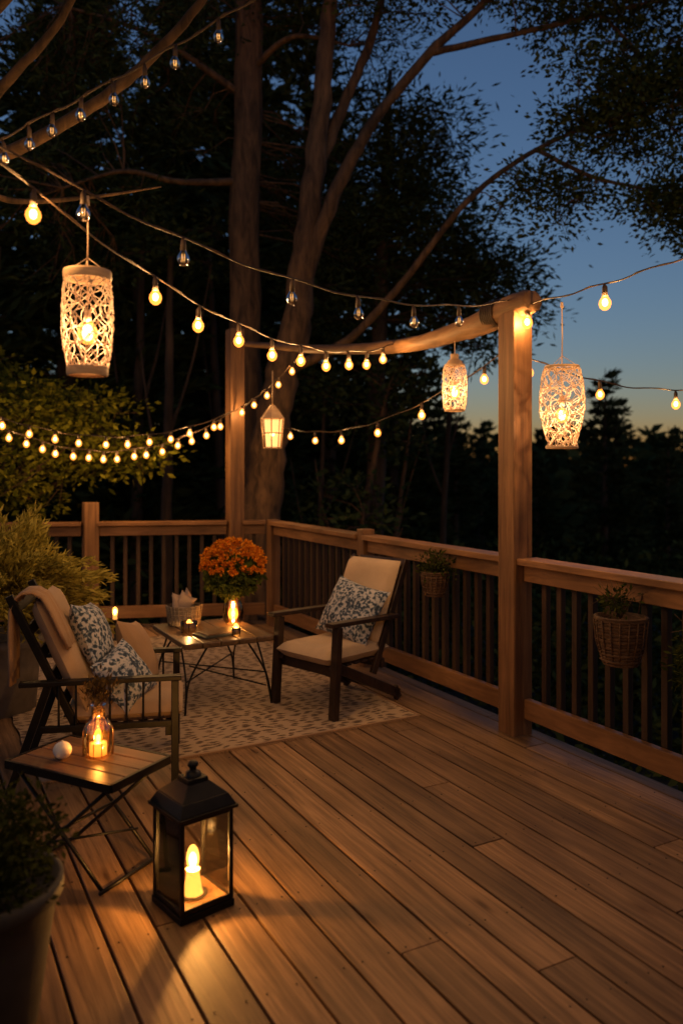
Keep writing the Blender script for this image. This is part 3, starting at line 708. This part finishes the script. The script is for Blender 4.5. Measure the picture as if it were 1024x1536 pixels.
tree('leaning_oak_tree',[(-1.05,Y,-1.8),(-.98,Y,0),(-.88,Y,1.05),(-.765,Y,2.1),(-.54,Y,3.0),(-.43,Y,3.75),(-.255,Y,5.25),(-.13,Y,6.75),(0,Y,8.6)],[.32,.25,.22,.19,.17,.145,.11,.085,.05],
 [([(-.48,Y,3.4),(-.09,Y-.1,4.5),(.36,Y-.2,5.3),(.96,Y-.3,6.0),(1.5,Y-.3,6.5),(2.2,Y-.4,7.2)],[.10,.08,.06,.05,.04,.03]),
  ([(-.33,Y,4.7),(.0,Y+.2,5.6),(.35,Y+.3,6.5),(.6,Y+.4,7.6)],[.08,.065,.05,.03]),
  ([(-.62,Y,2.6),(.06,Y-.1,2.9),(.66,Y-.3,3.5),(1.33,Y-.6,4.3),(2.0,Y-.8,4.75),(2.75,Y-1,5.0),(3.5,Y-1.1,5.1)],[.07,.05,.04,.032,.025,.018,.012]),
  ([(.96,Y-.3,6.0),(1.85,Y-.5,6.1),(2.7,Y-.7,6.2),(3.8,Y-.8,6.4)],[.04,.03,.025,.012]),
  ([(2.0,Y-.8,4.75),(2.5,Y-1,4.4),(3.1,Y-1.2,4.15),(3.7,Y-1.3,3.7)],[.025,.02,.015,.008]),
  ([(2.7,Y-.7,6.2),(3.0,Y-.9,5.7),(3.4,Y-1,5.3)],[.02,.016,.008])],
 [((2.95,Y-.9,5.2),(1.05,.6,.6),84),((3.4,Y-1.1,4.1),(.75,.5,.6),46),((2.9,Y-.7,6.4),(1.3,.7,.42),54),((1.6,Y-.3,6.9),(1.3,.8,.4),34),((.2,Y,7.2),(1.3,1,.7),26),((2.2,Y-.8,4.35),(.55,.4,.4),20),((3.7,Y-1,5.6),(.5,.4,.7),20)],
 lsize=.060,nleaf=110,cr=.30,flat=.5)
Y=9.8
tree('tall_pine_tree',[(-1.18,Y,-1.8),(-1.16,Y,1),(-1.17,Y,4),(-1.14,Y,7),(-1.1,Y,10)],[.24,.2,.185,.165,.1],
 [([(-1.17,Y,5.0),(-1.9,Y-.4,4.85),(-2.5,Y-.6,4.9),(-3.1,Y-.9,4.6)],[.05,.035,.025,.01]),([(-1.15,Y,6.3),(-.6,Y-.3,6.6),(.1,Y-.3,6.5)],[.05,.03,.01]),([(-1.15,Y,6.0),(-2.2,Y-.3,6.6),(-3.2,Y-.6,6.8)],[.05,.03,.015])],
 [((-2.7,Y,6.5),(1.8,1.2,1.3),84),((-3.4,Y-.2,4.6),(1.3,1.0,.9),34),((-.6,Y+.6,7.3),(1.6,.8,.9),46),((-.4,Y+1.2,5.2),(.9,.6,.9),34)],leaf=M_leafd,lsize=.10,asp=.24,nleaf=110,cr=.42,flat=.5)
Y=11.5
tree('pine_tree',[(.45,Y,-2),(.5,Y,2),(.6,Y,5),(.7,Y,7.2)],[.16,.13,.09,.03],[],
 [((.7,Y,6.0),(1.15,1,1.0),60),((1.05,Y,4.7),(1.35,1,.8),62),((-.1,Y,4.1),(1.1,.8,.8),34),((1.9,Y,3.9),(1.15,.8,.8),50)],leaf=M_leafd,lsize=.12,asp=.26,nleaf=130,cr=.48,flat=.5,bark=M_barkd)
Y=3.5
tree('overhanging_maple_tree',[(-3.0,4.1,-1.8),(-2.9,4.0,1),(-2.6,3.9,2.3),(-2.3,3.8,3.4),(-2.0,3.5,4.6),(-1.6,3.0,5.8)],[.24,.2,.17,.13,.09,.04],
 [([(-2.62,3.9,2.2),(-2.1,3.6,2.62),(-1.64,Y,2.79),(-1.32,Y,2.94),(-1.06,Y,3.10),(-.82,Y,3.30),(-.56,Y,3.62),(-.3,Y-.1,4.1)],[.08,.045,.032,.028,.025,.022,.018,.012]),
  ([(-2.4,3.8,2.9),(-1.75,3.6,3.0),(-1.45,Y,3.2),(-1.2,Y,3.5),(-1.0,Y-.1,3.9)],[.06,.03,.022,.016,.012]),
  ([(-2.3,3.8,3.3),(-1.8,3.6,3.35),(-1.4,3.6,3.75),(-1.1,3.4,4.3)],[.05,.025,.018,.012]),
  ([(-1.64,Y,2.79),(-1.5,Y+.1,2.70),(-1.2,Y+.3,2.78),(-.9,Y+.5,2.9)],[.018,.014,.009,.004]),
  ([(-2.0,3.5,4.6),(-1.0,2.2,4.9),(.2,1.2,5.0),(1.2,.4,5.1)],[.06,.05,.035,.015]),
  ([(-2.0,3.5,4.6),(-.8,3.4,4.9),(.5,3.0,5.0),(1.5,2.4,5.1)],[.05,.04,.03,.015])],
 [((-.6,1.0,5.1),(2.2,1.8,.5),90),((1.2,1.2,5.2),(1.8,1.8,.5),90),((-2.2,2.6,5.0),(1.4,1.8,.7),40)],lsize=.17,nleaf=60,cr=.55,flat=.4)  # unseen canopy over the deck, added to shut out sky light
tree('green_maple_tree',[(-4.2,9.2,-1.8),(-4.1,9.1,1),(-4.0,9.0,2.4),(-3.9,9.1,4)],[.12,.1,.07,.03],
 [([(-4.1,9.1,1.4),(-3.3,8.6,1.95),(-2.7,8.4,2.0),(-2.2,8.3,1.75)],[.04,.03,.02,.006])],
 [((-3.0,8.0,2.0),(.8,.4,.34),46),((-2.5,7.9,1.6),(.7,.3,.22),26),((-3.3,7.8,1.3),(.6,.3,.3),18),((-3.7,8.6,2.5),(.6,.5,.25),10)],leaf=M_leafg,lsize=.072,asp=.5,nleaf=62,cr=.34,flat=.35,tw=.01)
for i,(x,y,lean,h,r) in enumerate([(.0,10.5,.5,4.5,.07),(.55,11,.35,4.2,.045),(-.35,11,.1,4.5,.05),(-2.3,10.5,.05,6.5,.085),(.15,9.8,.1,2.9,.06),(-3.1,12,.1,7,.1),(-1.9,13,-.2,7,.09),(1.6,13,.2,6,.06)]):
    z0=-2; tree('slender_tree',[(x,y,z0),(x+lean*.2,y,z0+h*.35),(x+lean*.7,y,z0+h*.7),(x+lean*1.2,y,z0+h)],[r,r*.9,r*.7,r*.3],
     [([(x+lean*.3,y,z0+h*.5),(x-.2,y,z0+h*.62),(x-.35,y,z0+h*.8)],[r*.35,r*.25,.006]),([(x+lean*.6,y,z0+h*.6),(x+.35,y,z0+h*.75),(x+.6,y,z0+h*.95)],[r*.35,r*.2,.006])],
     [((x+lean,y,z0+h),(.7,.6,.6),10)],leaf=M_leafd,lsize=.1,nleaf=60,bark=M_bark if i in (0,1,4) else M_barkd)
def conifer_mesh(h,R,seed,base=.12,nl=26):
    rd=random.Random(seed); b=MB(); b.tube([(0,0,0),(.05,0,h*.5),(0,0,h)],[h*.016,h*.011,.01],0,8)
    P=[];D=[]
    nw=int(h*2.6)
    for i in range(nw):
        t=i/nw; z=h*(base+(1-base)*t); rr=R*(1-t)**.8*rd.uniform(.7,1.1)+.12; k=rd.randint(4,7)
        for j in range(k):
            a=rd.uniform(0,6.28); L=rr*rd.uniform(.6,1.15); dv=np.array([math.cos(a),math.sin(a),-.12+.4*t])
            e=np.array([0,0,z])+dv*L; b.tube([(0,0,z),tuple(np.array([0,0,z])+dv*L*.5+[0,0,.06*L]),tuple(e)],[.02+.01*(1-t),.014,.004],0,4,False)
            n=int(nl*L)+14; s=rng.random(n)**.7; c=np.array([0,0,z])+dv[None]*L*s[:,None]
            c=c+rng.normal(size=(n,3))*np.array([.13,.13,.07])*(.5+.5*L*.6); P.append(c); D.append(np.tile(dv+[0,0,.25],(n,1)))
    P=np.concatenate(P);D=np.concatenate(D); V,Q=leafquads(P,.28,.28,D)
    nv=len(b.v); V=np.concatenate([np.array(b.v),V]);
    return b,V,Q,nv
protos=[]
for i,(h,R) in enumerate([(13,2.4),(15,2.8),(10,2.0)]):
    b,V,Q,nv=conifer_mesh(h,R,i+5,nl=40)
    me=bpy.data.meshes.new('conifer'); faces=[f for f in b.f]+[tuple(q) for q in (Q+nv).tolist()]
    me.from_pydata([tuple(v) for v in V],[],[tuple(int(x) for x in f) for f in faces]); me.materials.append(M_barkd); me.materials.append(M_leafd)
    mi=[0]*len(b.f)+[1]*len(Q); me.polygons.foreach_set('material_index',mi); me.update(); protos.append(me)
def ground_z(x,y):
    d=max(0,y-8); return -1.9-min(3.5,d*.12)+.15*math.sin(x*.7)*math.cos(y*.5)+max(0,y-60)*.07+ (max(0,y-40)*.02)
spots=[(-7,14,0,1),(-5.2,15.5,1,1),(-3.6,17,0,1.1),(-1.8,15.5,1,.95),(-.3,18,0,1.0),(1.2,19,2,1.05),(-6.8,20,0,1.2),(-4.6,22,1,1.2),(-2.4,21,0,1.15),(.4,24,1,.95),(2.6,25,2,.95),(-5.4,11.5,2,.95),(-3.3,13,2,1.0),
 (-4.4,12.8,1,.95),(-.9,20.5,1,1.15),(-3.0,19,1,1.2),
 (4.2,29,2,.76),(5.4,31,2,.78),(3.4,24,2,.72),(7.9,24,2,.86),(8.9,26,2,.80),(7.0,33,2,.84),(10.2,25,2,.66),(6.1,25,2,.62)]
for x,y,k,s in spots:
    o=bpy.data.objects.new('conifer_tree',protos[k]); o.location=(x,y,ground_z(x,y)-.2); o.rotation_euler=(0,0,random.uniform(0,6.28)); o.scale=(s,s,s*random.uniform(.95,1.05)); col.objects.link(o)
P=[];D=[]
for i in range(420):
    y=rng.uniform(38,95); x=rng.uniform(-.8,.8)*y; h=rng.uniform(5,8.5)*(.9+.002*y); z0=ground_z(x,y); n=110
    t=rng.random(n); r=(1-t)**.9*h*.24; a=rng.random(n)*6.28
    P.append(np.stack([x+r*np.cos(a)*rng.uniform(.3,1,n),y+r*np.sin(a),z0+t*h],1)); D.append(np.stack([np.cos(a),np.sin(a),np.full(n,.3)],1))
V,Q=leafquads(np.concatenate(P),1.1,.5,np.concatenate(D)); fastmesh('distant_forest',V,Q,[M_leafd])
cs=[];
for i in range(380):
    x=rng.uniform(-9,9); y=rng.uniform(9.3,20); z=ground_z(x,y); cs.append((x,y,z+rng.uniform(.2,1.5+.06*y)))
for i in range(90):
    x=rng.uniform(2.0,7); y=rng.uniform(6.5,14)
    if x*.879+y*.477>5.2: cs.append((x,y,ground_z(x,y)+rng.uniform(.1,1.1)))
V,Q=clumps(cs,90,.9,.7,.14,.45,1); fastmesh('undergrowth',V,Q,[M_leafm])
b=MB(); xs=np.concatenate([np.linspace(-400,-30,8),np.linspace(-25,25,51),np.linspace(30,400,8)]); ys=np.concatenate([np.linspace(-60,-5,6),np.linspace(-3,40,44),np.linspace(45,110,14),np.linspace(150,900,6)])
vs=[(x,y,ground_z(x,min(y,110))) for y in ys for x in xs]; nx=len(xs)
b.add(vs,[(j*nx+i,j*nx+i+1,(j+1)*nx+i+1,(j+1)*nx+i) for j in range(len(ys)-1) for i in range(nx-1)],0,True)
b.build('ground',[M_ground])

# ---------------------------------------------------------------- sky / sun (sun just set behind the added house)
w=bpy.data.worlds.new('World'); scene.world=w; w.use_nodes=True; nt=w.node_tree; nt.nodes.clear()
sk=nt.nodes.new('ShaderNodeTexSky'); sk.sky_type='NISHITA'; sk.sun_disc=False; sk.sun_elevation=math.radians(2.6); sk.sun_rotation=math.radians(168); sk.air_density=1.05; sk.dust_density=.15; sk.ozone_density=3.4
ml=nt.nodes.new('ShaderNodeMix'); ml.data_type='RGBA'; ml.blend_type='MULTIPLY'; ml.inputs[0].default_value=1; ml.inputs[7].default_value=(1.25,.90,.88,1)
bg=nt.nodes.new('ShaderNodeBackground'); bg.inputs[1].default_value=.19; out=nt.nodes.new('ShaderNodeOutputWorld')
nt.links.new(sk.outputs[0],ml.inputs[6]); nt.links.new(ml.outputs[2],bg.inputs[0]); nt.links.new(bg.outputs[0],out.inputs[0])
sl=bpy.data.lights.new('sun','SUN'); sl.energy=.02; sl.angle=math.radians(10); sl.color=(1,.6,.45); so=bpy.data.objects.new('sun',sl); so.rotation_euler=(math.radians(87),0,math.radians(-168+180)); col.objects.link(so)

# ---------------------------------------------------------------- camera
cam=bpy.data.cameras.new('camera'); co=bpy.data.objects.new('camera',cam); col.objects.link(co)
co.location=(0,0,1.5); co.rotation_euler=(math.radians(90),0,0)
cam.sensor_fit='VERTICAL'; cam.sensor_height=36; cam.sensor_width=24; cam.lens=36*1200/1536; cam.shift_y=-68/1536
cam.clip_end=2000; cam.dof.use_dof=True; cam.dof.focus_distance=3.9; cam.dof.aperture_fstop=1.6
scene.camera=co
scene.view_settings.view_transform='Standard'; scene.view_settings.look='None'; scene.view_settings.exposure=0
